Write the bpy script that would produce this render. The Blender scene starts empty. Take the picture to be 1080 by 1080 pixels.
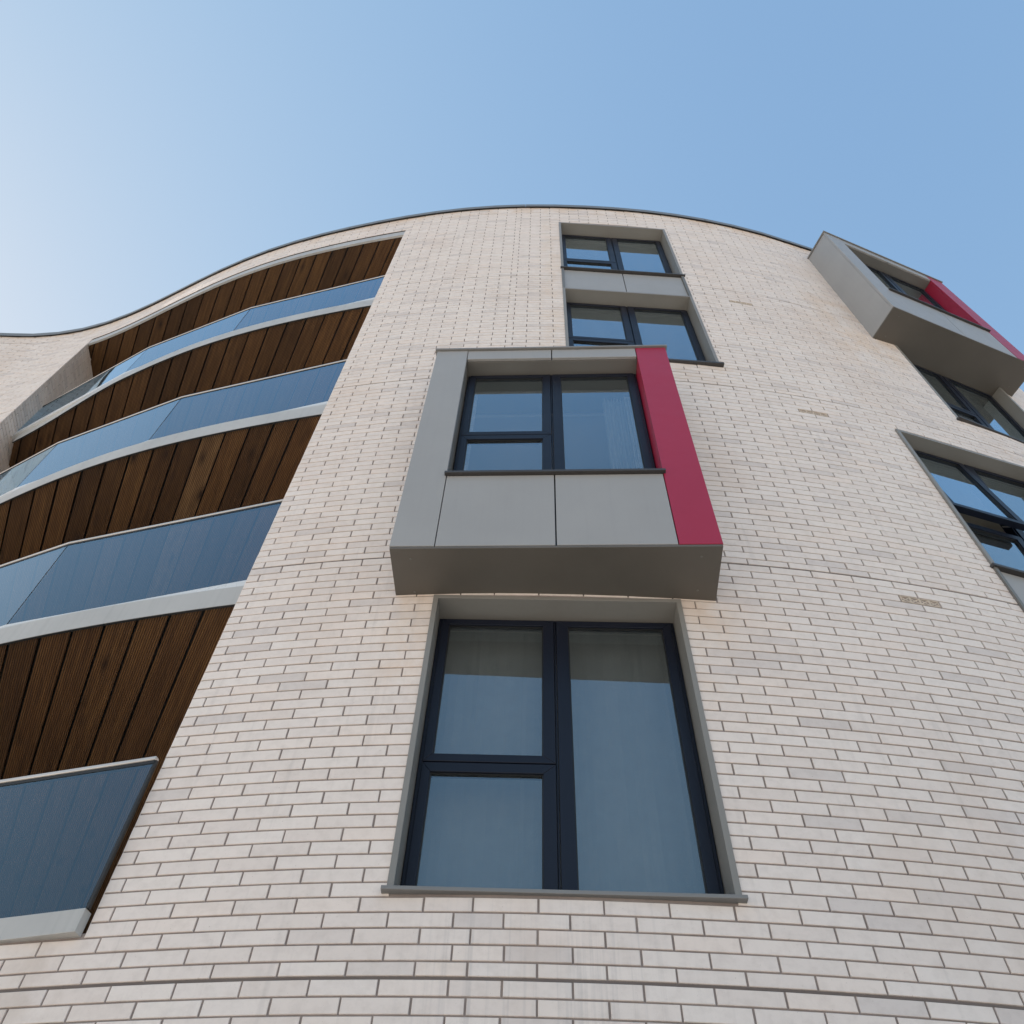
import bpy, math, random
from mathutils import Vector, Matrix
random.seed(7)
scene = bpy.context.scene
COL = scene.collection

# ------------------------------------------------------------------ materials
def newmat(name):
    m = bpy.data.materials.new(name); m.use_nodes = True
    nt = m.node_tree; nt.nodes.clear()
    out = nt.nodes.new('ShaderNodeOutputMaterial')
    b = nt.nodes.new('ShaderNodeBsdfPrincipled')
    nt.links.new(b.outputs[0], out.inputs[0])
    return m, nt, b, out

def N(nt, typ, **kw):
    n = nt.nodes.new(typ)
    for k, v in kw.items(): setattr(n, k, v)
    return n

def ramp(nt, src, stops):
    r = N(nt, 'ShaderNodeValToRGB')
    e = r.color_ramp.elements
    while len(e) > 1: e.remove(e[-1])
    e[0].position = stops[0][0]; e[0].color = (*stops[0][1], 1)
    for p, c in stops[1:]:
        q = e.new(p); q.color = (*c, 1)
    nt.links.new(src, r.inputs[0])
    return r.outputs[0]

def mixc(nt, fac, a, b, mode='MIX'):
    m = N(nt, 'ShaderNodeMix', data_type='RGBA', blend_type=mode)
    for i, v in ((0, fac), (6, a), (7, b)):
        if isinstance(v, (int, float)): m.inputs[i].default_value = v
        elif isinstance(v, tuple): m.inputs[i].default_value = (*v, 1)
        else: nt.links.new(v, m.inputs[i])
    return m.outputs[2]

def noise(nt, vec, scale, detail=4, rough=.55):
    n = N(nt, 'ShaderNodeTexNoise'); n.inputs['Scale'].default_value = scale
    n.inputs['Detail'].default_value = detail; n.inputs['Roughness'].default_value = rough
    if vec is not None: nt.links.new(vec, n.inputs['Vector'])
    return n.outputs[0]

def mapping(nt, vec, scale, loc=(0, 0, 0)):
    m = N(nt, 'ShaderNodeMapping'); m.inputs['Scale'].default_value = scale; m.inputs['Location'].default_value = loc
    nt.links.new(vec, m.inputs['Vector']); return m.outputs[0]

def paint(name, col, rough=.45, var=.08, spec=.5, metallic=0.0, bump=.0, streak=0.0):
    """powder-coated sheet metal: slight cloudiness, fine dirt streaks that run down"""
    m, nt, b, out = newmat(name)
    geo = N(nt, 'ShaderNodeNewGeometry')
    n1 = noise(nt, geo.outputs['Position'], 1.7, 5)
    dark = tuple(c * (1 - var * 2) for c in col); lite = tuple(min(1, c * (1 + var)) for c in col)
    c = ramp(nt, n1, [(.3, dark), (.7, lite)])
    if streak:
        sv = mapping(nt, geo.outputs['Position'], (22, 22, 1.1))
        s = noise(nt, sv, 1.0, 3)
        f = N(nt, 'ShaderNodeMapRange'); f.inputs[1].default_value = .5; f.inputs[2].default_value = .8
        f.inputs[3].default_value = 0; f.inputs[4].default_value = streak
        nt.links.new(s, f.inputs[0])
        c = mixc(nt, f.outputs[0], c, tuple(x * .6 for x in col))
    nt.links.new(c, b.inputs['Base Color'])
    r = N(nt, 'ShaderNodeMapRange'); r.inputs[3].default_value = rough - .07; r.inputs[4].default_value = rough + .1
    nt.links.new(noise(nt, geo.outputs['Position'], 6, 3), r.inputs[0]); nt.links.new(r.outputs[0], b.inputs['Roughness'])
    b.inputs['Metallic'].default_value = metallic
    b.inputs['Specular IOR Level'].default_value = spec
    # slow oil-canning of the sheet
    bp = N(nt, 'ShaderNodeBump'); bp.inputs['Strength'].default_value = .12; bp.inputs['Distance'].default_value = .02
    nt.links.new(noise(nt, geo.outputs['Position'], 2.2, 1), bp.inputs['Height']); nt.links.new(bp.outputs[0], b.inputs['Normal'])
    return m

M = {}
M['grey'] = paint('grey_powder_coat', (.315, .312, .31), .40, .02, streak=.08)
M['darkgrey'] = paint('trim_grey', (.15, .146, .138), .45, .05)
M['red'] = paint('crimson_powder_coat', (.33, .013, .045), .40, .02, streak=.05)
M['navy'] = paint('navy_window_frame', (.007, .010, .021), .38, .05, spec=.3)
M['surround'] = paint('surround_grey', (.225, .218, .205), .42, .03, streak=.1)
M['under'] = paint('underside_grey_shaded', (.112, .101, .088), .5, .06)  # cladding grey again, with the shade below the boxes darkened into the colour
M['sill'] = paint('pressed_sill', (.20, .20, .20), .4, .05)
M['silldark'] = paint('dark_sill', (.045, .042, .042), .45, .05)
M['white'] = paint('pale_fascia', (.44, .44, .435), .38, .05, streak=.3)
M['rail'] = paint('handrail_metal', (.62, .57, .53), .32, .04, metallic=.6)
M['black'] = paint('black_gasket', (.012, .012, .013), .5, .02)
M['coping'] = paint('coping_metal', (.16, .165, .17), .4, .05)

def brick_mat():
    m, nt, b, out = newmat('pale_brick')
    tone = N(nt, 'ShaderNodeAttribute', attribute_name='tone')
    uv = N(nt, 'ShaderNodeUVMap', uv_map='UVMap')
    geo = N(nt, 'ShaderNodeNewGeometry')
    base = ramp(nt, tone.outputs['Fac'], [(0, (.645, .585, .56)), (.16, (.67, .61, .585)), (.22, (.72, .645, .605)),
                                          (.5, (.745, .675, .638)), (.8, (.77, .705, .668)), (1, (.77, .68, .628))])
    # mottling inside each brick
    n1 = noise(nt, uv.outputs[0], 14, 6, .65)
    base = mixc(nt, .5, base, ramp(nt, n1, [(.3, (.80, .79, .78)), (.55, (1, 1, 1)), (.75, (1.0, .99, .98))]), 'MULTIPLY')
    # iron specks
    sp = noise(nt, uv.outputs[0], 95, 2, .5)
    base = mixc(nt, ramp(nt, sp, [(.70, (0, 0, 0)), (.78, (.5, .5, .5))]), base, (.30, .24, .20))
    # broad warm bloom patches and rain streaks
    bl = noise(nt, mapping(nt, uv.outputs[0], (.8, .35, 1)), 1.1, 4)
    base = mixc(nt, ramp(nt, bl, [(.52, (0, 0, 0)), (.75, (.45, .45, .45))]), base, (.60, .49, .42))
    st = noise(nt, mapping(nt, uv.outputs[0], (14, .7, 1)), 1.0, 4)
    base = mixc(nt, ramp(nt, st, [(.60, (0, 0, 0)), (.8, (.32, .32, .32))]), base, (.40, .37, .36))
    sep = N(nt, 'ShaderNodeSeparateXYZ'); nt.links.new(uv.outputs[0], sep.inputs[0])
    def edge(sock, a, c):
        m_ = N(nt, 'ShaderNodeMapRange', interpolation_type='SMOOTHSTEP'); m_.inputs[1].default_value = a; m_.inputs[2].default_value = c
        nt.links.new(sock, m_.inputs[0]); return m_.outputs[0]
    def mul(p, q):
        m_ = N(nt, 'ShaderNodeMath', operation='MULTIPLY')
        for i_, v_ in enumerate((p, q)):
            if isinstance(v_, float): m_.inputs[i_].default_value = v_
            else: nt.links.new(v_, m_.inputs[i_])
        return m_.outputs[0]
    pn = noise(nt, mapping(nt, uv.outputs[0], (2.2, 1.6, 1)), 1.3, 5, .65)
    pn = edge(pn, .40, .62)
    drip = edge(noise(nt, mapping(nt, uv.outputs[0], (26, .5, 1)), 1.0, 3, .6), .50, .70)
    U, V_ = sep.outputs[0], sep.outputs[1]
    for (a0, a1, b0, b1, soft, amt, col, msk) in (
            (-.80, -.50, 5.3, 6.35, .22, .50, (.66, .50, .38), pn), (1.18, 1.5, 5.3, 6.35, .22, .45, (.66, .50, .38), pn),
            (3.9, 4.9, 11.2, 13.6, .45, .50, (.66, .51, .39), pn), (-9.0, 9.0, 15.9, 16.5, .18, .55, (.67, .52, .40), pn),
            (.25, .52, 10.0, 15.5, .15, .45, (.66, .52, .41), pn), (.5, 2.4, 9.75, 10.2, .2, .40, (.66, .52, .41), pn),
            (-.3, .8, 3.1, 3.95, .25, .38, (.42, .40, .40), drip), (-2.3, -1.95, 3.3, 3.8, .15, .4, (.5, .42, .36), pn)):
        f = mul(mul(edge(U, a0 - soft, a0 + soft), edge(U, a1 + soft, a1 - soft)), mul(edge(V_, b0 - soft, b0 + soft), edge(V_, b1 + soft, b1 - soft)))
        base = mixc(nt, mul(mul(f, msk), amt), base, col)
    nt.links.new(base, b.inputs['Base Color'])
    b.inputs['Roughness'].default_value = .62
    b.inputs['Specular IOR Level'].default_value = .35
    bp = N(nt, 'ShaderNodeBump'); bp.inputs['Strength'].default_value = .35; bp.inputs['Distance'].default_value = .002
    nt.links.new(noise(nt, mapping(nt, uv.outputs[0], (1, 3, 1)), 60, 5, .7), bp.inputs['Height']); nt.links.new(bp.outputs[0], b.inputs['Normal'])
    return m
M['brick'] = brick_mat()

def mortar_mat():
    m, nt, b, out = newmat('mortar')
    geo = N(nt, 'ShaderNodeNewGeometry')
    c = ramp(nt, noise(nt, geo.outputs['Position'], 3.5, 6, .7), [(.3, (.21, .175, .165)), (.6, (.28, .24, .225)), (.8, (.36, .29, .25))])
    nt.links.new(c, b.inputs['Base Color']); b.inputs['Roughness'].default_value = .95
    bp = N(nt, 'ShaderNodeBump'); bp.inputs['Strength'].default_value = .6; bp.inputs['Distance'].default_value = .004
    nt.links.new(noise(nt, geo.outputs['Position'], 150, 3), bp.inputs['Height']); nt.links.new(bp.outputs[0], b.inputs['Normal'])
    return m
M['mortar'] = mortar_mat()

M['sealant'] = paint('joint_sealant', (.15, .125, .115), .8, .1)
def wood_mat():
    m, nt, b, out = newmat('stained_decking')
    uv = N(nt, 'ShaderNodeUVMap', uv_map='UVMap')      # u across the board (m), v along it (m)
    tone = N(nt, 'ShaderNodeAttribute', attribute_name='tone')
    grain = noise(nt, mapping(nt, uv.outputs[0], (28, 1.3, 1)), 1.0, 6, .65)
    c = ramp(nt, grain, [(.25, (.052, .025, .010)), (.5, (.108, .054, .0205)), (.72, (.170, .090, .034))])
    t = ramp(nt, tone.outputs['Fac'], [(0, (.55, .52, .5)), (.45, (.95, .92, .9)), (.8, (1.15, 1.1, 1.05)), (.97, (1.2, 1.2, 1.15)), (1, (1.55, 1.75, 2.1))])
    c = mixc(nt, 1.0, c, t, 'MULTIPLY')
    # knots
    vo = N(nt, 'ShaderNodeTexVoronoi'); vo.inputs['Scale'].default_value = 1.0
    nt.links.new(mapping(nt, uv.outputs[0], (5.0, 1.5, 1)), vo.inputs['Vector'])
    c = mixc(nt, ramp(nt, vo.outputs['Distance'], [(.05, (.95, .95, .95)), (.12, (.45, .45, .45)), (.24, (0, 0, 0))]), c, (.022, .010, .005))
    # machined ribs
    sep = N(nt, 'ShaderNodeSeparateXYZ'); nt.links.new(uv.outputs[0], sep.inputs[0])
    mu = N(nt, 'ShaderNodeMath', operation='MULTIPLY'); mu.inputs[1].default_value = 2 * math.pi / .0165
    nt.links.new(sep.outputs[0], mu.inputs[0])
    si = N(nt, 'ShaderNodeMath', operation='SINE'); nt.links.new(mu.outputs[0], si.inputs[0])
    ad = N(nt, 'ShaderNodeMath', operation='MULTIPLY_ADD'); ad.inputs[1].default_value = .5; ad.inputs[2].default_value = .5
    nt.links.new(si.outputs[0], ad.inputs[0])
    c = mixc(nt, ramp(nt, ad.outputs[0], [(.1, (.85, .85, .85)), (.5, (0, 0, 0))]), c, (.012, .006, .003))
    nt.links.new(c, b.inputs['Base Color'])
    b.inputs['Roughness'].default_value = .55
    b.inputs['Specular IOR Level'].default_value = .3
    bp = N(nt, 'ShaderNodeBump'); bp.inputs['Strength'].default_value = .7; bp.inputs['Distance'].default_value = .003
    nt.links.new(ad.outputs[0], bp.inputs['Height']); nt.links.new(bp.outputs[0], b.inputs['Normal'])
    return m
M['wood'] = wood_mat()

def glass_mat(name, tint, n, warp=.02, dirt=.06, coat=(.74, .90, 1)):
    """coated architectural glass: clear tinted body plus a mirror-like coat whose strength follows the viewing angle"""
    m, nt, b, out = newmat(name); nt.nodes.remove(b)
    geo = N(nt, 'ShaderNodeNewGeometry')
    tr = N(nt, 'ShaderNodeBsdfTransparent'); tr.inputs[0].default_value = (*tint, 1)
    gl = N(nt, 'ShaderNodeBsdfGlossy'); gl.inputs['Roughness'].default_value = .015; gl.inputs[0].default_value = (*coat, 1)
    bp = N(nt, 'ShaderNodeBump'); bp.inputs['Strength'].default_value = warp; bp.inputs['Distance'].default_value = .05
    nt.links.new(noise(nt, geo.outputs['Position'], 1.6, 1), bp.inputs['Height']); nt.links.new(bp.outputs[0], gl.inputs['Normal'])
    fr = N(nt, 'ShaderNodeFresnel'); fr.inputs[0].default_value = 1.42
    # n glass surfaces in series reflect nR / (1 + (n-1)R)
    nu = N(nt, 'ShaderNodeMath', operation='MULTIPLY_ADD'); nu.inputs[1].default_value = n; nu.inputs[2].default_value = 0
    de = N(nt, 'ShaderNodeMath', operation='MULTIPLY_ADD'); de.inputs[1].default_value = n - 1; de.inputs[2].default_value = 1
    ma = N(nt, 'ShaderNodeMath', operation='DIVIDE', use_clamp=True)
    nt.links.new(fr.outputs[0], nu.inputs[0]); nt.links.new(fr.outputs[0], de.inputs[0])
    nt.links.new(nu.outputs[0], ma.inputs[0]); nt.links.new(de.outputs[0], ma.inputs[1])
    # the coat sits on the outer faces only: leaving the slab from inside must not give total reflection
    iv = N(nt, 'ShaderNodeMath', operation='SUBTRACT'); iv.inputs[0].default_value = 1; nt.links.new(geo.outputs['Backfacing'], iv.inputs[1])
    mb_ = ma; ma = N(nt, 'ShaderNodeMath', operation='MULTIPLY'); nt.links.new(mb_.outputs[0], ma.inputs[0]); nt.links.new(iv.outputs[0], ma.inputs[1])
    mx = N(nt, 'ShaderNodeMixShader'); nt.links.new(ma.outputs[0], mx.inputs[0]); nt.links.new(tr.outputs[0], mx.inputs[1]); nt.links.new(gl.outputs[0], mx.inputs[2])
    df = N(nt, 'ShaderNodeBsdfDiffuse'); df.inputs[0].default_value = (.42, .44, .45, 1)
    mv = mapping(nt, geo.outputs['Position'], (9, 9, 1.2))
    dn = N(nt, 'ShaderNodeMapRange'); dn.inputs[1].default_value = .35; dn.inputs[2].default_value = .8; dn.inputs[3].default_value = dirt * .25; dn.inputs[4].default_value = dirt
    nt.links.new(noise(nt, mv, 1.0, 5, .6), dn.inputs[0])
    m2 = N(nt, 'ShaderNodeMixShader'); nt.links.new(dn.outputs[0], m2.inputs[0]); nt.links.new(mx.outputs[0], m2.inputs[1]); nt.links.new(df.outputs[0], m2.inputs[2])
    nt.links.new(m2.outputs[0], out.inputs[0])
    return m
M['pane'] = glass_mat('window_glass', (.74, .77, .78), 6.6, .02, .035)
M['balglass'] = glass_mat('balcony_glass', (.88, .92, .97), 3.2, .015, .002, (.56, .80, 1))
M['channel'] = paint('satin_channel', (.62, .64, .66), .24, .03, spec=.9)

def simple(name, col, rough=.9, scale=4, var=.2):
    m, nt, b, out = newmat(name)
    geo = N(nt, 'ShaderNodeNewGeometry')
    c = ramp(nt, noise(nt, geo.outputs['Position'], scale, 6, .65), [(.3, tuple(x * (1 - var) for x in col)), (.7, tuple(x * (1 + var) for x in col))])
    nt.links.new(c, b.inputs['Base Color']); b.inputs['Roughness'].default_value = rough
    return m
M['room'] = simple('room_plaster', (.50, .47, .43), .9, 1.5, .05)
M['curtain'] = simple('curtain_cloth', (.36, .36, .355), .9, 8, .05)
M['concrete'] = simple('concrete', (.50, .48, .44), .9, 2.5, .12)
M['roof'] = simple('roof_membrane', (.12, .12, .12), .9, 2, .1)
M['clay'] = simple('buff_clay_vent', (.56, .47, .385), .85, 30, .2)
M['hole'] = simple('vent_shadow_gap', (.05, .035, .025), .9, 30, .1)

def ground_mat():
    m, nt, b, out = newmat('paving')
    geo = N(nt, 'ShaderNodeNewGeometry')
    br = N(nt, 'ShaderNodeTexBrick'); br.inputs['Scale'].default_value = 1.0
    br.inputs['Color1'].default_value = (.50, .44, .375, 1); br.inputs['Color2'].default_value = (.55, .485, .41, 1); br.inputs['Mortar'].default_value = (.12, .11, .10, 1)
    br.inputs['Mortar Size'].default_value = .008; br.inputs['Brick Width'].default_value = .6; br.inputs['Row Height'].default_value = .45
    nt.links.new(geo.outputs['Position'], br.inputs['Vector'])
    c = mixc(nt, .5, br.outputs[0], ramp(nt, noise(nt, geo.outputs['Position'], .8, 6, .65), [(.3, (.7, .7, .7)), (.7, (1.1, 1.1, 1.08))]), 'MULTIPLY')
    nt.links.new(c, b.inputs['Base Color']); b.inputs['Roughness'].default_value = .85
    return m
M['ground'] = ground_mat()

# ------------------------------------------------------------------ mesh builder and object helpers
class MB:
    def __init__(s): s.v = []; s.f = []; s.m = []; s.uv = {}; s.tone = {}
    def quad(s, pts, mat=0, uv=None, tone=None):
        i = len(s.v); s.v += [Vector(p) for p in pts]; s.f.append(tuple(range(i, i + len(pts)))); s.m.append(mat)
        k = len(s.f) - 1
        if uv: s.uv[k] = uv
        if tone is not None: s.tone[k] = tone
    def hexa(s, b, t, mat=0):
        """closed solid from a bottom loop and a top loop (same order)"""
        n = len(b); i = len(s.v)
        s.v += [Vector(p) for p in b] + [Vector(p) for p in t]
        s.f.append(tuple(range(i + n - 1, i - 1, -1))); s.m.append(mat)
        s.f.append(tuple(range(i + n, i + 2 * n))); s.m.append(mat)
        for k in range(n):
            l = (k + 1) % n; s.f.append((i + k, i + l, i + n + l, i + n + k)); s.m.append(mat)
    def build(s, name, mats, parent=None, wloc=None, bevel=0, label=None, smooth=False):
        me = bpy.data.meshes.new(name)
        if wloc is None:
            lo = [min(p[k] for p in s.v) for k in range(3)]; hi = [max(p[k] for p in s.v) for k in range(3)]
            wloc = Vector(((lo[0] + hi[0]) / 2, (lo[1] + hi[1]) / 2, lo[2]))
        wloc = Vector(wloc)
        me.from_pydata([tuple(p - wloc) for p in s.v], [], s.f)
        if not isinstance(mats, (list, tuple)): mats = [mats]
        for m in mats: me.materials.append(m)
        me.polygons.foreach_set('material_index', s.m)
        if s.uv:
            l = me.uv_layers.new(name='UVMap')
            for p in me.polygons:
                u = s.uv.get(p.index)
                if u:
                    for j, li in enumerate(p.loop_indices): l.data[li].uv = u[j]
        if s.tone:
            a = me.attributes.new('tone', 'FLOAT', 'FACE')
            for k, t in s.tone.items(): a.data[k].value = t
        me.update()
        o = bpy.data.objects.new(name, me); COL.objects.link(o)
        o['w'] = [0, 0, 0]
        WL[o.name] = wloc
        if parent is not None:
            o.parent = parent; o.location = wloc - WL[parent.name]
        else: o.location = wloc
        if bevel:
            md = o.modifiers.new('edge', 'BEVEL'); md.width = bevel; md.segments = 2; md.limit_method = 'ANGLE'
        del o['w']
        if label: o['label'] = label
        return o
WL = {}

class Frame:
    """local frame: a along the opening, d inwards from its face, z up"""
    def __init__(s, x, y, deg):
        a = math.radians(deg); s.o = Vector((x, y, 0)); s.u = Vector((math.cos(a), math.sin(a), 0)); s.n = Vector((-s.u.y, s.u.x, 0))
    def p(s, a, d, z): return s.o + s.u * a + s.n * d + Vector((0, 0, z))
    def box(s, mb, a0, a1, d0, d1, z0, z1, mat=0):
        b = [s.p(a0, d0, z0), s.p(a1, d0, z0), s.p(a1, d1, z0), s.p(a0, d1, z0)]
        mb.hexa(b, [q + Vector((0, 0, z1 - z0)) for q in b], mat)
    def ring(s, mb, a0, a1, z0, z1, b0, b1, y0, y1, d0, d1, mat=0):
        """rectangular ring: outer a0..a1,z0..z1, inner b0..b1,y0..y1, between depths d0,d1"""
        for (p0, p1, q0, q1) in (((a0, z0), (a1, z0), (b0, y0), (b1, y0)), ((a1, z0), (a1, z1), (b1, y0), (b1, y1)),
                                 ((a1, z1), (a0, z1), (b1, y1), (b0, y1)), ((a0, z1), (a0, z0), (b0, y1), (b0, y0))):
            A = [s.p(p0[0], d0, p0[1]), s.p(p1[0], d0, p1[1]), s.p(q1[0], d0, q1[1]), s.p(q0[0], d0, q0[1])]
            B = [s.p(p0[0], d1, p0[1]), s.p(p1[0], d1, p1[1]), s.p(q1[0], d1, q1[1]), s.p(q0[0], d1, q0[1])]
            mb.hexa(A[::-1], B[::-1], mat)

# ------------------------------------------------------------------ the plan curve of the serpentine wall
PX0, PDX = -9.5, .5
PY = [6.594, 6.577, 6.511, 6.396, 6.231, 6.019, 5.774, 5.513, 5.255, 5.016, 4.803, 4.62, 4.461, 4.321, 4.195, 4.082, 3.984, 3.904, 3.845, 3.805, 3.783, 3.775, 3.78, 3.8, 3.838, 3.895, 3.972, 4.071, 4.197, 4.325, 4.470, 4.650, 4.860, 5.105, 5.38, 5.70, 6.07, 6.47, 6.886]
left = [6.60, 6.58, 6.53, 6.46, 6.37, 6.27, 6.17, 6.07]          # carries on towards -13.5
right = [7.235, 7.585, 7.935, 8.285, 8.635, 8.985, 9.335]        # and to +13
PY = left[::-1] + PY + right; PX0 -= .5 * len(left)
def py(x):
    t = (x - PX0) / PDX; i = max(1, min(len(PY) - 3, int(math.floor(t)))); t -= i
    a, b, c, d = PY[i - 1:i + 3]
    return b + .5 * t * (c - a + t * (2 * a - 5 * b + 4 * c - d + t * (3 * (b - c) + d - a)))
XA, XB = -13.0, 12.4
NT = 2540
TX = [XA + (XB - XA) * i / NT for i in range(NT + 1)]
TS = [0.0]
for i in range(NT): TS.append(TS[-1] + math.hypot(TX[i + 1] - TX[i], py(TX[i + 1]) - py(TX[i])))
import bisect
def _s0():
    i = bisect.bisect(TX, 0.0) - 1; t = (0 - TX[i]) / (TX[i + 1] - TX[i]); return TS[i] + t * (TS[i + 1] - TS[i])
S0 = _s0(); TS = [s - S0 for s in TS]; SA, SB = TS[0], TS[-1]
def xs(s):
    i = max(0, min(NT - 1, bisect.bisect(TS, s) - 1)); t = (s - TS[i]) / (TS[i + 1] - TS[i]); return TX[i] + t * (TX[i + 1] - TX[i])
def W(s, z, off=0.0):
    """point on the wall face at arc length s, height z, off metres proud of it"""
    x = xs(s); e = .02; k = (py(x + e) - py(x - e)) / (2 * e); L = math.hypot(1, k)
    return Vector((x + k / L * off, py(x) - off / L, z))

ROOT = bpy.data.objects.new('apartment_building', None); COL.objects.link(ROOT)
ROOT.location = (0, 5.5, 0); WL[ROOT.name] = Vector((0, 5.5, 0))
ROOT.empty_display_size = .5
ROOT['label'] = 'curving pale brick apartment block with grey and crimson window boxes and glass balconies'
ROOT['category'] = 'building'

# ------------------------------------------------------------------ brickwork, every brick modelled
ZTOP = 16.2; JZ = 3.54; ST = 3.09; CH = ST / 40; BP = .309
OPEN = [(-.50, 1.17, 3.955, 6.16), (-.40, 1.05, 6.6, 9.35),           # main window, behind centre bay
        (.52, 2.165, 10.2, 15.325),                                      # stacked pair above
        (-7.97, -1.965, 3.80, 15.5),                                    # balcony void
        (4.99, 6.66, 10.2, 12.335), (4.96, 6.6, 12.7, 15.5),            # right window, behind right bay
        (3.88, 5.555, 3.97, 9.345)]                                      # far right stacked windows
VENTS = []
for s_, r_ in ((2.97, 37), (2.97, 75), (2.85, 114)):
    p_ = .215 + (BP / 2 if r_ % 2 else 0); k_ = round((s_ - p_) / BP - .5)
    VENTS.append((p_ + (k_ + .5) * BP, JZ + (r_ + .5) * CH))

def cut(rows, z0, z1, openings):
    for (a, b, c, d) in openings:
        if d <= z0 + 1e-4 or c >= z1 - 1e-4: continue
        nr = []
        for (p, q) in rows:
            if b <= p or a >= q: nr.append((p, q)); continue
            if p < a: nr.append((p, a))
            if q > b: nr.append((b, q))
        rows = nr
    return rows

def one_brick(mb, P, s0, s1, z0, z1, tone, uo):
    o = random.uniform(-.0012, .0012); t1 = random.uniform(-.0006, .0006); t2 = random.uniform(-.0009, .0009)
    e = .0022
    a = [P(s0, z0, -.010), P(s1, z0, -.010), P(s1, z1, -.010), P(s0, z1, -.010)]
    g = [P(s0, z0, -e + o + t1), P(s1, z0, -e + o - t1), P(s1, z1, -e + o - t1 + t2), P(s0, z1, -e + o + t1 + t2)]
    f = [P(s0 + e, z0 + e, o + t1), P(s1 - e, z0 + e, o - t1), P(s1 - e, z1 - e, o - t1 + t2), P(s0 + e, z1 - e, o + t1 + t2)]
    u = [(s0 + uo, z0), (s1 + uo, z0), (s1 + uo, z1), (s0 + uo, z1)]
    mb.quad(f, 0, u, tone)
    for k in range(4):
        l = (k + 1) % 4
        mb.quad([g[k], g[l], f[l], f[k]], 0, [u[k], u[l], u[l], u[k]], tone)
        mb.quad([a[k], a[l], g[l], g[k]], 0, [u[k], u[l], u[l], u[k]], tone)

def brickwork(mb, P, sa, sb, za, zb, openings, phase0=.22, brk=None, uo=0.0):
    r0 = int(math.floor((za - JZ) / CH)) ; r = r0
    while JZ + r * CH < zb - .01:
        z0 = JZ + r * CH; z1 = min(z0 + CH, zb)
        gap_b = .013 if r % 40 == 0 else .0045            # movement joint over each shelf angle
        z0 = max(z0 + gap_b, za); z1 -= .0045 
        if z1 - z0 > .02:
            odd = r % 2
            js = []
            ph = phase0 + (BP / 2 if odd else 0) + (0 if any(abs(JZ + (r + .5) * CH - v[1]) < .02 for v in VENTS) else random.uniform(-.004, .004))
            if brk is None:
                k = math.floor((sa - ph) / BP)
                s = ph + k * BP
                while s < sb: js.append(s); s += BP
                js.append(s)
            else:                                     # broken bond: one three-quarter brick per course
                s = ph - BP * 1; s_first = s
                while s < sb: js.append(s); s += BP
                js.append(s)
                s = s_first - .235; 
                while s > sa: js.insert(0, s); s -= BP
                js.insert(0, s)
            cl = .004
            for i in range(len(js) - 1):
                p, q = js[i] + .005 + random.uniform(-.001, .001), js[i + 1] - .005 + random.uniform(-.001, .001)
                p = max(p, sa); q = min(q, sb)
                if q - p < .02: continue
                for (x0, x1) in cut([(p, q)], z0, z1, openings):
                    if x1 - x0 < .025: continue
                    rr = random.random()
                    tone = random.uniform(0, .2) if rr < .09 else random.uniform(.24, 1.0)
                    one_brick(mb, P, x0, x1, z0 + random.uniform(-.0006, .0006), z1, tone, uo)
        r += 1

def sheet(mb, P, sa, sb, za, zb, openings, off, mat, step=.25):
    S = {sa, sb}; Z = {za, zb}
    k = sa
    while k < sb: S.add(round(k, 4)); k += step
    k = za
    while k < zb: Z.add(round(k, 4)); k += 2.0
    for (a, b, c, d) in openings:
        for v in (a, b):
            if sa < v < sb: S.add(v)
        for v in (c, d):
            if za < v < zb: Z.add(v)
    S = sorted(S); Z = sorted(Z)
    for i in range(len(S) - 1):
        if S[i + 1] - S[i] < 1e-5: continue
        for j in range(len(Z) - 1):
            ms, mz = (S[i] + S[i + 1]) / 2, (Z[j] + Z[j + 1]) / 2
            if any(a < ms < b and c < mz < d for (a, b, c, d) in openings): continue
            mb.quad([P(S[i], Z[j], off), P(S[i + 1], Z[j], off), P(S[i + 1], Z[j + 1], off), P(S[i], Z[j + 1], off)], mat,
                    [(S[i], Z[j]), (S[i + 1], Z[j]), (S[i + 1], Z[j + 1]), (S[i], Z[j + 1])], .5)

ventopen = [(s - .1495, s + .1495, z - .0345, z + .0345) for s, z in VENTS]
wall = MB()
brickwork(wall, W, SA, SB, 0.0, ZTOP, OPEN + ventopen, .215, brk=True)
sheet(wall, W, SA, SB, -.1, ZTOP, OPEN, -.0075, 1)
for j in range(0, 5):                                # dark sealant in the movement joints
    za = JZ + j * ST - .001
    sheet(wall, W, SA, SB, za, za + .010, OPEN, -.005, 2)
# brick return on the left side of the balcony void
rc = W(-7.97, 0); rdir = Vector((-.10, .995, 0)).normalized(); rn = Vector((rdir.y, -rdir.x, 0))
def PR(s, z, off): return Vector((rc.x, rc.y, z)) + rdir * s + rn * off
brickwork(wall, PR, .0, 6.0, 3.0, 15.5, [], .1, uo=40)
sheet(wall, PR, 0, 6.0, 3.0, 15.5, [], -.0075, 1, 1.0)
# and the right side
BD = Vector((-.423, .906, 0)).normalized(); BQ = Vector((BD.y, -BD.x, 0))       # board direction, across
rc2 = W(-1.965, 0); rn2 = Vector((-BD.y, BD.x, 0))
def PL(s, z, off): return Vector((rc2.x, rc2.y, z)) + BD * (6.0 - s) + rn2 * off
brickwork(wall, PL, .0, 6.0, 3.0, 15.5, [], .1, uo=60)
sheet(wall, PL, 0, 6.0, 3.0, 15.5, [], -.0075, 1, 1.0)
# brick soffit edge over the top opening
wall_o = wall.build('wall', [M['brick'], M['mortar'], M['sealant']], ROOT, (0, 5.5, 0))

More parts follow.
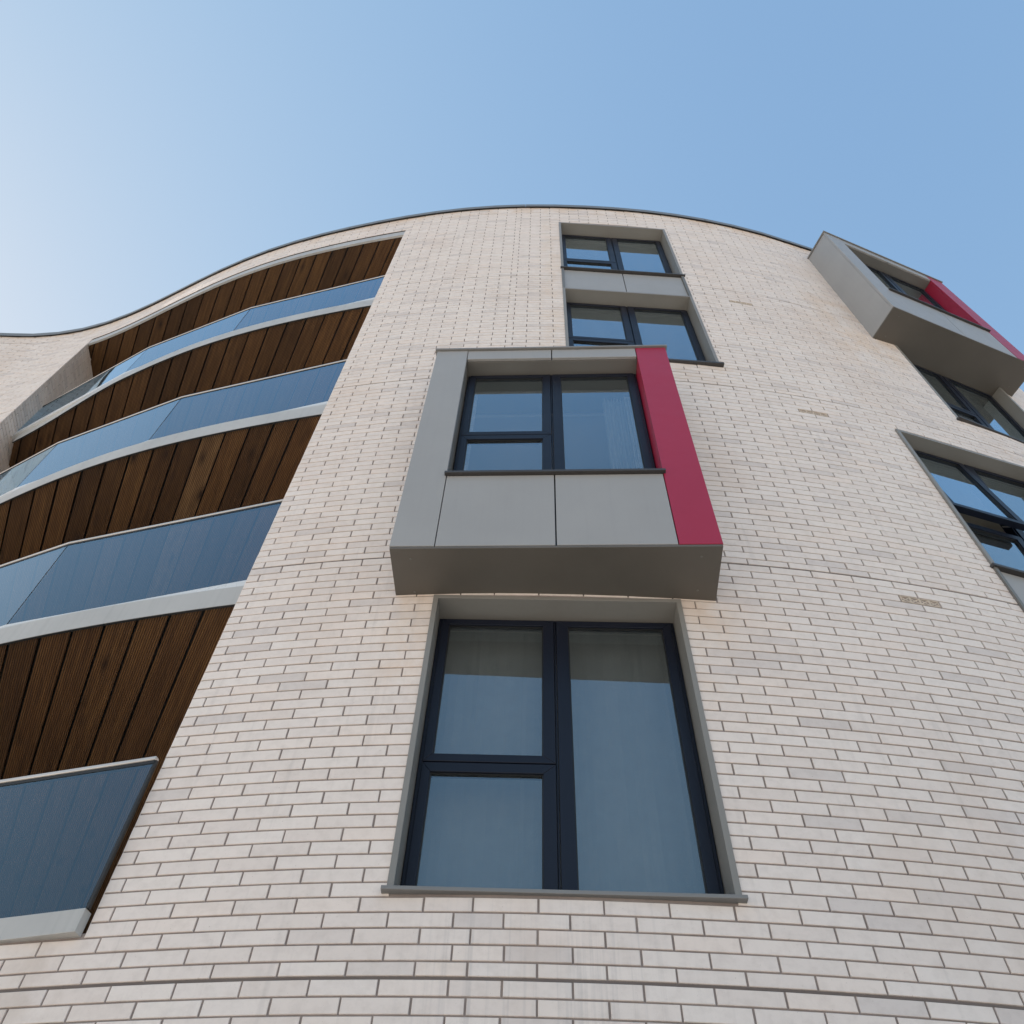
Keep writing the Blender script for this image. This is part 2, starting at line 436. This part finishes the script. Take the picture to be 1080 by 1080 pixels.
# rest of the block: flanks, back and roof
body = MB()
bl, br_ = W(SA, 0), W(SB, 0)
B0 = Vector((bl.x, 22, 0)); B1 = Vector((br_.x, 22, 0))
for p, q in ((bl, B0), (B0, B1), (B1, br_)):
    body.quad([p, q, q + Vector((0, 0, ZTOP)), p + Vector((0, 0, ZTOP))], 0)
body.build('rear_wall', M['mortar'], ROOT)
roof = MB()
k = SA
while k < SB - .01:
    k2 = min(k + .5, SB); p, q = W(k, ZTOP - .25, -.3), W(k2, ZTOP - .25, -.3)
    roof.quad([p, q, Vector((q.x, 22, ZTOP - .25)), Vector((p.x, 22, ZTOP - .25))], 0); k = k2
roof.build('roof', M['roof'], ROOT)

# parapet coping: facetted pressed lengths with a drip
def strip(mb, s0, s1, oi, oo, z0, z1, n=None, mat=0, offf=None):
    n = n or max(1, int(abs(s1 - s0) / .2))
    for i in range(n):
        a, b = s0 + (s1 - s0) * i / n, s0 + (s1 - s0) * (i + 1) / n
        da = offf(a) if offf else 0; db = offf(b) if offf else 0
        bt = [W(a, z0, oo + da), W(b, z0, oo + db), W(b, z0, oi + db), W(a, z0, oi + da)]
        mb.hexa(bt, [q + Vector((0, 0, z1 - z0)) for q in bt], mat)
cop = MB()
s = SA
while s < SB - .1:
    e = min(s + 1.5, SB)
    cp = [W(s + .003, 0, .055), W(e - .003, 0, .055)]; ci = [W(s + .003, 0, -.33), W(e - .003, 0, -.33)]
    def lv(p, z): return Vector((p.x, p.y, z))
    n = 3
    strip(cop, s + .003, e - .003, -.33, .032, ZTOP + .012, ZTOP + .085, n)
    strip(cop, s + .003, e - .003, .033, .036, ZTOP - .035, ZTOP + .082, n)
    s = e
cop.build('coping', M['coping'], ROOT, bevel=.003)
cj = MB(); strip(cj, SA, SB, -.2, .012, ZTOP + .0, ZTOP + .011); cj.build('parapet_gasket', M['black'], ROOT)

# ------------------------------------------------------------------ terracotta air bricks
for (s, z) in VENTS:
    a = W(s - .1475, 0); b = W(s + .1475, 0)
    F = Frame(a.x, a.y, math.degrees(math.atan2(b.y - a.y, b.x - a.x)))
    mb = MB(); w = (b - a).length; H_ = .0325
    F.box(mb, 0, w, .002, .05, z - H_, z - H_ + .007); F.box(mb, 0, w, .002, .05, z + H_ - .007, z + H_)
    for i in range(5):
        t = w * i / 4; F.box(mb, max(0, t - .008), min(w, t + .008), .0025, .05, z - H_ + .007, z + H_ - .007)
    for i in range(4):                            # crossed louvre bars in each cell
        t0 = w * i / 4 + .008; t1 = w * (i + 1) / 4 - .008; u = H_ - .007
        for (zl, zr) in ((-u, u - .012), (u - .012, -u)):
            A = [F.p(t0, .005, z + zl), F.p(t1, .005, z + zr), F.p(t1, .03, z + zr), F.p(t0, .03, z + zl)]
            mb.hexa(A, [q + Vector((0, 0, .012)) for q in A])
    F.box(mb, 0, w, .045, .06, z - H_, z + H_, 1)
    mb.build('air_brick', [M['clay'], M['hole']], ROOT)

# ------------------------------------------------------------------ windows
def room(F, a0, a1, z0, z1, d0=.30, d1=3.2, name='room'):
    mb = MB()
    p = F.p
    c = [(a0 - .35, d0), (a1 + .35, d0), (a1 + .35, d1), (a0 - .35, d1)]
    zb, zt = z0 - .55, z1 + .14
    lo = [p(a, d, zb) for a, d in c]; hi = [p(a, d, zt) for a, d in c]
    mb.quad(lo, 0); mb.quad(hi[::-1], 0)
    for k in (1, 2, 3):
        l = (k + 1) % 4; mb.quad([lo[l], lo[k], hi[k], hi[l]], 0)
    # inner face of the outer wall, round the window hole
    for (x0, x1, y0, y1) in ((a0 - .35, a0, zb, zt), (a1, a1 + .35, zb, zt), (a0, a1, zb, z0), (a0, a1, z1, zt)):
        mb.quad([p(x0, d0, y0), p(x1, d0, y0), p(x1, d0, y1), p(x0, d0, y1)], 0)
    return mb.build(name, M['room'], ROOT)

def glazing(F, par, a, z0, z1, D, Wd=1.70, open_top=False, rev=False):
    """navy three-light casement: two stacked lights on the left, one tall light on the right.
       a = left edge of the structural opening, D = depth of the frame face"""
    zc = z0 + .905
    fr = MB()
    def bx(a0, a1, d0, d1, y0, y1): F.box(fr, a + a0, a + a1, D + d0, D + d1, y0, y1)
    L, R_, T, Bt = .038, Wd - .038, z1 - .038, z0 + .0
    bx(L, L + .022, .012, .09, Bt, T); bx(R_ - .022, R_, .012, .09, Bt, T)
    bx(L + .022, R_ - .022, .012, .09, T - .016, T); bx(L + .022, R_ - .022, .012, .09, Bt, Bt + .02)
    bx(.838, .850, .012, .088, Bt + .02, T - .016)
    bx(L + .022, .838, .012, .086, zc - .006, zc + .006)
    f = fr.build('frame', M['navy'], par, bevel=.002)
    lights = [('UL', .060, .835, zc + .004, T - .014, .112, .762, zc + .060, T - .068),
              ('LL', .060, .835, Bt + .018, zc - .004, .112, .762, Bt + .075, zc - .070),
              ('R', .853, Wd - .060, Bt + .018, T - .014, .934, Wd - .122, Bt + .075, T - .068)]
    for (nm, a0, a1, y0, y1, b0, b1, w0, w1) in lights:
        G = F; sh = 0
        mb = MB()
        if nm == 'UL' and open_top:
            # top-hung light pushed out at its foot: turn its solid about the head
            th = math.radians(5.5); zt = y1
            def rot(q):
                r = q - F.p(0, D, zt); dd = r.dot(F.n); dz = r.z; al = r.dot(F.u)
                return F.p(al, D + dd * math.cos(th) + dz * math.sin(th), zt - dd * math.sin(th) + dz * math.cos(th))
        else: rot = None
        F.ring(mb, a + a0, a + a1, y0, y1, a + b0, a + b1, w0, w1, D - .002, D + .06)
        gm = MB(); F.box(gm, a + b0 - .008, a + b1 + .008, D + .022, D + .034, w0 - .008, w1 + .008)
        gk = MB(); F.ring(gk, a + b0 - .001, a + b1 + .001, w0 - .001, w1 + .001, a + b0 + .007, a + b1 - .007, w0 + .007, w1 - .007, D + .010, D + .021)
        if rot:
            for b_ in (mb, gm, gk): b_.v = [rot(q) for q in b_.v]
            for aa in (a0 + .03, a1 - .05):          # steel stays
                st = MB(); p0, p1 = F.p(a + aa, D + .05, y0 + .20), rot(F.p(a + aa, D + .05, y0 + .03))
                dz = Vector((0, 0, .012)); du = F.u * .008
                st.hexa([p0, p0 + du, p1 + du, p1], [p0 + dz, p0 + du + dz, p1 + du + dz, p1 + dz])
                st.build('stay', M['rail'], par)
        mb.build('sash', M['navy'], par, bevel=.003, label='upper sash pushed open outwards at its foot' if rot else None)
        gm.build('pane', M['pane'], par)
        gk.build('gasket', M['black'], par)
    return f

def surround(F, Wd, z0, z1, T=.034, D=.165, lab=None, spandrels=(), lip=.012):
    mb = MB()
    F.box(mb, 0, T, -lip, D + .06, z0, z1 - T); F.box(mb, Wd - T, Wd, -lip, D + .06, z0, z1 - T)
    F.box(mb, 0, Wd, -lip - .001, D + .06, z1 - T, z1)
    return mb.build('window', M['surround'], ROOT, bevel=.0025, label=lab)

def sill(F, par, a0, a1, z, mat, out=.045, th=.022, D=.165):
    mb = MB()
    A = [F.p(a0, -out, z - th), F.p(a1, -out, z - th), F.p(a1, D + .02, z - th), F.p(a0, D + .02, z - th)]
    B = [F.p(a0, -out, z - .004), F.p(a1, -out, z - .004), F.p(a1, D + .02, z + .010), F.p(a0, D + .02, z + .010)]
    mb.hexa(A, B)
    return mb.build('sill', mat, par, bevel=.002)

def chord(s0, s1, out=0.0):
    a, b = W(s0, 0, out), W(s1, 0, out)
    F = Frame(a.x, a.y, math.degrees(math.atan2(b.y - a.y, b.x - a.x))); return F, (b - a).length

# main window
F1, w1 = chord(-.515, 1.195, .0)
win = surround(F1, w1, 3.965, 6.165, lab='large window under the centre grey and crimson box')
glazing(F1, win, 0, 3.965, 6.165, .165, w1); sill(F1, win, -.022, w1 + .018, 3.965, M['sill'], .04, .024)
room(F1, .04, w1 - .04, 3.99, 6.13)
# stacked pair
F2, w2 = chord(.505, 2.18)
def panels(F, par, Wd, z0, z1, d=.012):
    for x0, x1 in ((.036, Wd / 2 - .005), (Wd / 2 + .005, Wd - .036)):
        mb = MB(); F.box(mb, x0, x1, d, d + .03, z0, z1); mb.build('spandrel_panel', M['grey'], par, bevel=.0025)
    mb = MB(); F.box(mb, .034, Wd - .034, d + .032, d + .08, z0, z1); mb.build('backing', M['black'], par)
win = surround(F2, w2, 13.14, 15.33, lab='topmost window under the parapet')
glazing(F2, win, 0, 13.14, 15.33, .165, w2); sill(F2, win, -.012, w2 + .02, 13.14, M['silldark'], .03, .03)
room(F2, .04, w2 - .04, 13.17, 15.3)
for x in (0, w2 - .034):
    mb = MB(); F2.box(mb, x, x + .034, -.012, .2, 12.34, 13.108); mb.build('spandrel_trim', M['darkgrey'], win)
panels(F2, win, w2, 12.35, 13.10)
win = surround(F2, w2, 10.215, 12.335, lab='window partly hidden behind the top of the centre box')
glazing(F2, win, 0, 10.215, 12.335, .165, w2); sill(F2, win, -.022, w2 + .03, 10.215, M['silldark'], .05, .035)
room(F2, .04, w2 - .04, 10.25, 12.3)
# right-hand window under the right box
F3, w3 = Frame(4.925, 4.312, 18.7), 1.70
win = surround(F3, w3, 10.215, 12.345, T=.04, D=.13, lab='window below the right-hand box at the picture edge')
glazing(F3, win, 0, 10.215, 12.345, .13, w3); sill(F3, win, -.022, w3 + .02, 10.215, M['silldark'], .05, .035, D=.13)
room(F3, .04, w3 - .04, 10.25, 12.3)
# far right stacked windows, upper one with a light pushed open
F4, w4 = Frame(3.85, 4.030, 14.2), 1.70
win = surround(F4, w4, 7.11, 9.36, T=.04, D=.13, lab='window at the right edge with its upper left light pushed open')
glazing(F4, win, 0, 7.11, 9.36, .13, w4, open_top=True); sill(F4, win, -.012, w4 + .02, 7.11, M['silldark'], .03, .035, D=.13)
room(F4, .04, w4 - .04, 7.14, 9.32)
for x in (0, w4 - .03):
    mb = MB(); F4.box(mb, x, x + .03, -.012, .2, 6.19, 7.075); mb.build('spandrel_trim', M['darkgrey'], win)
panels(F4, win, w4, 6.2, 7.07)
win = surround(F4, w4, 3.98, 6.185, lab='lower window of the stacked pair beyond the right edge')
glazing(F4, win, 0, 3.98, 6.185, .165, w4); sill(F4, win, -.02, w4 + .02, 3.98, M['sill'], .05, .035)
room(F4, .04, w4 - .04, 4.0, 6.15)

# ------------------------------------------------------------------ projecting window boxes
def bay(F, zb, zt, lab):
    Wd = 2.235; B = .303; E = 1.945; zs = zb + .925; zh = zt - .195; D = .0; dep = .62
    core = MB()                                   # dark carcass behind the cladding: soffit tray, rings round the recess
    F.box(core, .028, B - .03, .034, dep, zb + .03, zt - .02); F.box(core, E + .03, Wd - .028, .034, dep, zb + .03, zt - .02)
    F.box(core, B - .03, E + .03, .034, dep, zb + .03, zs - .03); F.box(core, B - .03, E + .03, .034, dep, zh + .03, zt - .02)
    par = core.build('bay_window', M['black'], ROOT, label=lab)
    def piece(name, mat, *bx, bevel=.003, label=None):
        mb = MB(); F.box(mb, *bx); return mb.build(name, mat, par, bevel=bevel, label=label)
    g, r = M['grey'], M['red']
    piece('side_panel', g, 0, B, 0, .03, zb + .002, zt, label='tall grey front strip')
    piece('side_panel', r, E, Wd, 0, .03, zb + .002, zt, label='tall crimson front strip')
    for x0, x1 in ((B + .006, 1.121), (1.131, E - .006)):
        piece('apron_panel', g, x0, x1, .002, .03, zb + .004, zs - .03)
        piece('head_panel', g, x0, x1, .002, .03, zh + .002, zt - .004)
    piece('flank', g, .002, .026, .032, dep, zb + .003, zt - .002)
    piece('flank', r if False else g, Wd - .026, Wd - .002, .032, dep, zb + .003, zt - .002)
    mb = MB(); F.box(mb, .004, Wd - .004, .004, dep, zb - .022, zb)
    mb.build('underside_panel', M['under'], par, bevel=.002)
    for x in (.14, Wd - .14):
        for d in (.09, .38):
            mb = MB(); c = F.p(x, d, zb - .022); ring = [c + Vector((.008 * math.cos(t * math.pi / 3), .008 * math.sin(t * math.pi / 3), 0)) for t in range(6)]
            mb.hexa([q - Vector((0, 0, .004)) for q in ring], ring)
            mb.build('fixing', M['darkgrey'], par)
    piece('bay_coping', M['sill'], -.018, Wd + .018, -.02, dep, zt + .004, zt + .03)
    piece('bay_sill', M['silldark'], B - .012, E + .016, -.03, .25, zs - .028, zs)
    R = .17
    piece('reveal', M['darkgrey'], B - .024, B - .0005, .0305, R + .06, zs, zh + .02)
    piece('reveal', r, E + .0005, E + .024, .0305, R + .06, zs, zh + .02, label='crimson inner side of the recess')
    piece('recess_head', M['darkgrey'], B, E, .0325, R + .06, zh - .004, zh + .019)
    glazing(F, par, B - .028, zs, zh + .034, R, 1.70)
    room(F, B + .02, E - .02, zs + .01, zh, d0=.64, name='room')
    # lined throat between window and room
    piece('throat', M['room'], B - .016, B + .01, R + .09, .66, zs + .01, zh + .02)
    piece('throat', M['room'], E - .01, E + .016, R + .09, .66, zs + .01, zh + .02)
    return par
FB = Frame(-.816, 3.466, -4.15)
bay(FB, 6.205, 9.44, 'centre box with grey left strip and crimson right strip')
FR = Frame(4.767, 3.787, 18.7)
bay(FR, 12.31, 15.56, 'upper right box seen from below with crimson far strip')

# curtains standing behind two right-hand lights
def curtain(F, a0, a1, z0, z1, d, lab, seed, amp_=.02):
    random.seed(seed); mb = MB(); n = 60
    amp = amp_
    pts = [(a0 + (a1 - a0) * i / n, d + amp * math.sin(i * .95 + .6 * math.sin(i * .3)) + random.uniform(-.003, .003)) for i in range(n + 1)]
    for i in range(n):
        (p, dp), (q, dq) = pts[i], pts[i + 1]
        b = [F.p(p, dp, z0), F.p(q, dq, z0), F.p(q, dq + .004, z0), F.p(p, dp + .004, z0)]
        mb.hexa(b, [v + Vector((0, 0, z1 - z0)) for v in b])
    o = mb.build('curtain', M['curtain'], None); o['label'] = lab; o['category'] = 'curtain'; o['group'] = 'curtains behind window glass'
curtain(FB, 1.62, 1.90, 7.2, 9.2, .44, 'pale curtain drawn to the right behind glass of the centre box', 3)
curtain(F1, .02, 1.68, 3.6, 6.28, .42, 'pale sheer curtain drawn across the inside of the large lowest window', 5, .004)

# ------------------------------------------------------------------ balconies
def recess(s):      # how far the slab edge sits behind the brick line
    t = (-1.965 - s)
    return -(.075 + .012 * t + .06 * max(0.0, t - 4.0) ** 1.5)
BAL = [ # fascia bottom, fascia top, glass bottom, glass top, label, inset shift, left end of glass
    (None, 3.83, 3.90, 4.80, 'lowest balcony beside the brick pier', .15, -7.9),
    (6.33, 6.54, 6.63, 7.72, 'second balcony up with broad pale fascia', 0, -7.9),
    (9.31, 9.53, 9.63, 10.66, 'third balcony up', 0, -7.9),
    (12.38, 12.60, 12.72, 13.58, 'top balcony below the parapet', 0, -7.6)]
random.seed(21)
def soffit(par, z, sR, sL, name='soffit', special=None, rec=None):
    mb = MB(); pitch = .207; wdt = .188; th = .028
    # board lines: family of lines along BD; parameter c = across coordinate
    def across(p): return p.x * BQ.x + p.y * BQ.y
    pts = []
    k = sR
    while k > sL: 
        p = W(k, 0, (rec or recess)(k) - .012); pts.append((across(p), p)); k -= .02
    cmax, cmin = pts[0][0], pts[-1][0]
    def front(c):
        for i in range(len(pts) - 1):
            c0, c1 = pts[i][0], pts[i + 1][0]
            if c1 <= c <= c0:
                t = (c - c0) / (c1 - c0) if c1 != c0 else 0; return pts[i][1].lerp(pts[i + 1][1], t)
        return None
    c = cmax - random.uniform(.02, .15) + pitch; i = 0
    while c > cmin + .02:
        c1 = min(c, cmax - .001); c0 = max(c - wdt, cmin + .001)
        if c1 - c0 > .02:
            a, b = front(c0), front(c1)
            if a and b:
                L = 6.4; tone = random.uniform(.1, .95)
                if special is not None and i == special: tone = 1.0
                zz = z + random.uniform(0, .003)
                q = [Vector((a.x, a.y, zz)), Vector((b.x, b.y, zz)), Vector((b.x, b.y, zz)) + BD * L, Vector((a.x, a.y, zz)) + BD * L]
                v0 = random.uniform(0, 50); u0 = random.randint(0, 40) * 1.0
                fa = a.dot(BD); fb = b.dot(BD)
                uv = [(u0, v0 + fa), (u0 + c1 - c0, v0 + fb), (u0 + c1 - c0, v0 + fb + L), (u0, v0 + fa + L)]
                mb.quad(q[::-1], 0, uv[::-1], tone)
                up = Vector((0, 0, th))
                for m_, n_ in ((0, 1), (1, 2), (2, 3), (3, 0)):
                    mb.quad([q[m_], q[n_], q[n_] + up, q[m_] + up], 0, [uv[m_], uv[n_], uv[n_], uv[m_]], tone)
        c -= pitch; i += 1
    o = mb.build(name, M['wood'], par)
    mb = MB()
    for i in range(0, len(pts) - 12, 12):
        a, b = pts[i][1], pts[i + 12][1]; zz = z + .034
        mb.quad([Vector((a.x, a.y, zz)), Vector((b.x, b.y, zz)), Vector((b.x, b.y, zz)) + BD * 6.4, Vector((a.x, a.y, zz)) + BD * 6.4])
    mb.build('soffit_shade_sheet', M['black'], par)  # black sheet added above the boards, stands in for shade in their gaps
    return o

def slab(par, z0, z1, sR, sL):
    mb = MB(); n = 24
    ps = [W(sR + (sL - sR) * i / n, 0, recess(sR + (sL - sR) * i / n) - .03) for i in range(n + 1)]
    for i in range(n):
        a, b = ps[i], ps[i + 1]; L = BD * 6.5
        bt = [Vector((b.x, b.y, z0)), Vector((a.x, a.y, z0)), Vector((a.x, a.y, z0)) + L, Vector((b.x, b.y, z0)) + L]
        mb.hexa(bt, [q + Vector((0, 0, z1 - z0)) for q in bt])
    return mb.build('slab', M['concrete'], par)

for bi, (f0, f1, g0, g1, lab, shift, gl) in enumerate(BAL):
    sR, sL = -1.972, -7.985
    fa = MB()
    rf = (lambda s, sh=shift: recess(s) + sh)
    if f0 is None:
        strip(fa, sR, sL, -.26, -.13, 3.81, f1, None, 0, rf)
    else:
        strip(fa, sR, sL, -.022, .0, f0, f1, None, 0, rf)
    par = fa.build('balcony', M['white'], ROOT, label=lab)
    if f0 is not None:
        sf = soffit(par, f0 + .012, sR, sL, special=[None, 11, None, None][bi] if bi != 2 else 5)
        slab(par, f0 + .05, f1 - .005, sR, sL)
        mb = MB(); strip(mb, sR, sL, -.020, -.003, f0 - .006, f0, None, 0, rf); mb.build('drip_trim', M['black'], par)
    else: slab(par, 3.6, 3.78, sR, sL)
    # straight glass facets set on a chord, each with its base channel, cap rail and joint
    P3 = [Vector((x - .3 * shift, y - .95 * shift, 0)) for x, y in ((-1.985, 4.175), (-4.0, 4.765), (-5.66, 5.485), (-7.62, 6.62))]
    if shift: P3 = [p + Vector((.05, 0, 0)) for p in P3]
    for k in range(len(P3) - 1):
        a, b = P3[k + 1], P3[k]; L = (b - a).length
        G = Frame(a.x, a.y, math.degrees(math.atan2(b.y - a.y, b.x - a.x)))
        e = .006
        mb = MB(); G.box(mb, e, L - e, .0, .016, g0, g1 - .01); gp = mb.build('glass_panel', M['balglass'], par)
        mb = MB(); G.box(mb, 0, L, -.004, .05, f1 + .001 if f0 else 3.78, g0 + .0); mb.build('base_channel', M['channel' if f0 else 'white'], par, bevel=.002)
        mb = MB(); G.box(mb, -.002, L + .002, -.004, .024, g1 - .022, g1 - .001); mb.build('rail_seal', M['black'], par)
        mb = MB(); G.box(mb, -.004, L + .004, -.010, .026, g1, g1 + .026); mb.build('handrail', M['rail'], par, bevel=.006)
        if k == 0:
            mb = MB(); G.box(mb, L - .004, L + .012, -.001, .018, g0, g1); mb.build('end_post', M['black'], par)
# top soffit under the brick band with its pale strip
lt = MB(); strip(lt, -1.972, -7.985, -.045, -.012, 15.30, 15.487)
par = lt.build('canopy_edge', M['white'], ROOT, label='pale strip under the brick band over the top balcony')
lt = MB(); strip(lt, -1.972, -7.985, -.04, -.004, 15.489, 15.499); lt.build('drip_trim', M['black'], par)
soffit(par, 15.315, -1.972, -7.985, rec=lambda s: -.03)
slab(par, 15.36, 15.49, -1.972, -7.985)
# back wall of the balconies
bw = MB(); p0 = rc2 + BD * 5.9 + Vector((3, 0, 0)); p1 = Vector((-14, p0.y, 0))
bw.quad([Vector((p1.x, p1.y + 1, 0)), Vector((p0.x, p0.y + 1, 0)), Vector((p0.x, p0.y + 1, 15.6)), Vector((p1.x, p1.y + 1, 15.6))], 0)
bw.build('balcony_back_wall', M['room'], ROOT)

# ------------------------------------------------------------------ ground
g = MB(); g.quad([(-600, -600, 0), (600, -600, 0), (600, 600, 0), (-600, 600, 0)])
go_ = g.build('ground', M['ground'], None, (0, 0, 0)); go_['kind'] = 'structure'

# ------------------------------------------------------------------ sky, sun, camera
SKYK = (.45, .66, 1.1); SKYA = (1.39, 1.92, 3.10)
SUN_AZ, SUN_EL = math.radians(-66), math.radians(29)        # azimuth from +Y towards +X
w = bpy.data.worlds.new('World'); scene.world = w; w.use_nodes = True
nt = w.node_tree; nt.nodes.clear()
sky = nt.nodes.new('ShaderNodeTexSky'); sky.sky_type = 'NISHITA'; sky.sun_disc = False
sky.sun_elevation = SUN_EL; sky.sun_rotation = SUN_AZ; sky.altitude = 50
sky.air_density = 1.0; sky.dust_density = 0.9; sky.ozone_density = 1.0
bg = nt.nodes.new('ShaderNodeBackground'); bg.inputs[1].default_value = .13
ow = nt.nodes.new('ShaderNodeOutputWorld')
# highlight shoulder on the sky's own radiance: c -> c * A / (1 + K c), per channel
vm1 = nt.nodes.new('ShaderNodeVectorMath'); vm1.operation = 'MULTIPLY_ADD'; vm1.inputs[1].default_value = SKYK; vm1.inputs[2].default_value = (1, 1, 1)
vm2 = nt.nodes.new('ShaderNodeVectorMath'); vm2.operation = 'DIVIDE'
vm3 = nt.nodes.new('ShaderNodeVectorMath'); vm3.operation = 'MULTIPLY'; vm3.inputs[1].default_value = SKYA
nt.links.new(sky.outputs[0], vm1.inputs[0]); nt.links.new(sky.outputs[0], vm2.inputs[0]); nt.links.new(vm1.outputs[0], vm2.inputs[1])
nt.links.new(vm2.outputs[0], vm3.inputs[0]); nt.links.new(vm3.outputs[0], bg.inputs[0]); nt.links.new(bg.outputs[0], ow.inputs[0])
ld = bpy.data.lights.new('sun', 'SUN'); ld.energy = 5.0; ld.angle = math.radians(.5); ld.color = (1, .94, .86)
lo = bpy.data.objects.new('sun', ld); COL.objects.link(lo)
sd = Vector((math.sin(SUN_AZ) * math.cos(SUN_EL), math.cos(SUN_AZ) * math.cos(SUN_EL), math.sin(SUN_EL)))
lo.rotation_euler = sd.to_track_quat('Z', 'Y').to_euler(); lo.location = (-30, 40, 40)

cd = bpy.data.cameras.new('camera'); cam = bpy.data.objects.new('camera', cd); COL.objects.link(cam)
Rm = Matrix(((0.9987195701246353, -0.050588736395202116, 0.0), (-0.04181620788827252, -0.8255328783104123, -0.5628026933005656), (0.028471477093892094, 0.5620820639181278, -0.826591270467835)))
# rows of Rm are the world axes in camera space, so Rm takes camera vectors to world vectors
cam.matrix_world = Matrix.Translation((0, 0, 1.6)) @ Rm.to_4x4()
cd.sensor_width = 36; cd.lens = 30.0; cd.clip_end = 3000; cd.clip_start = .05
scene.camera = cam
scene.view_settings.view_transform = 'Standard'; scene.view_settings.look = 'None'
scene.view_settings.exposure = 1.5; scene.view_settings.gamma = 1
scene.render.resolution_x = 1024; scene.render.resolution_y = 1024
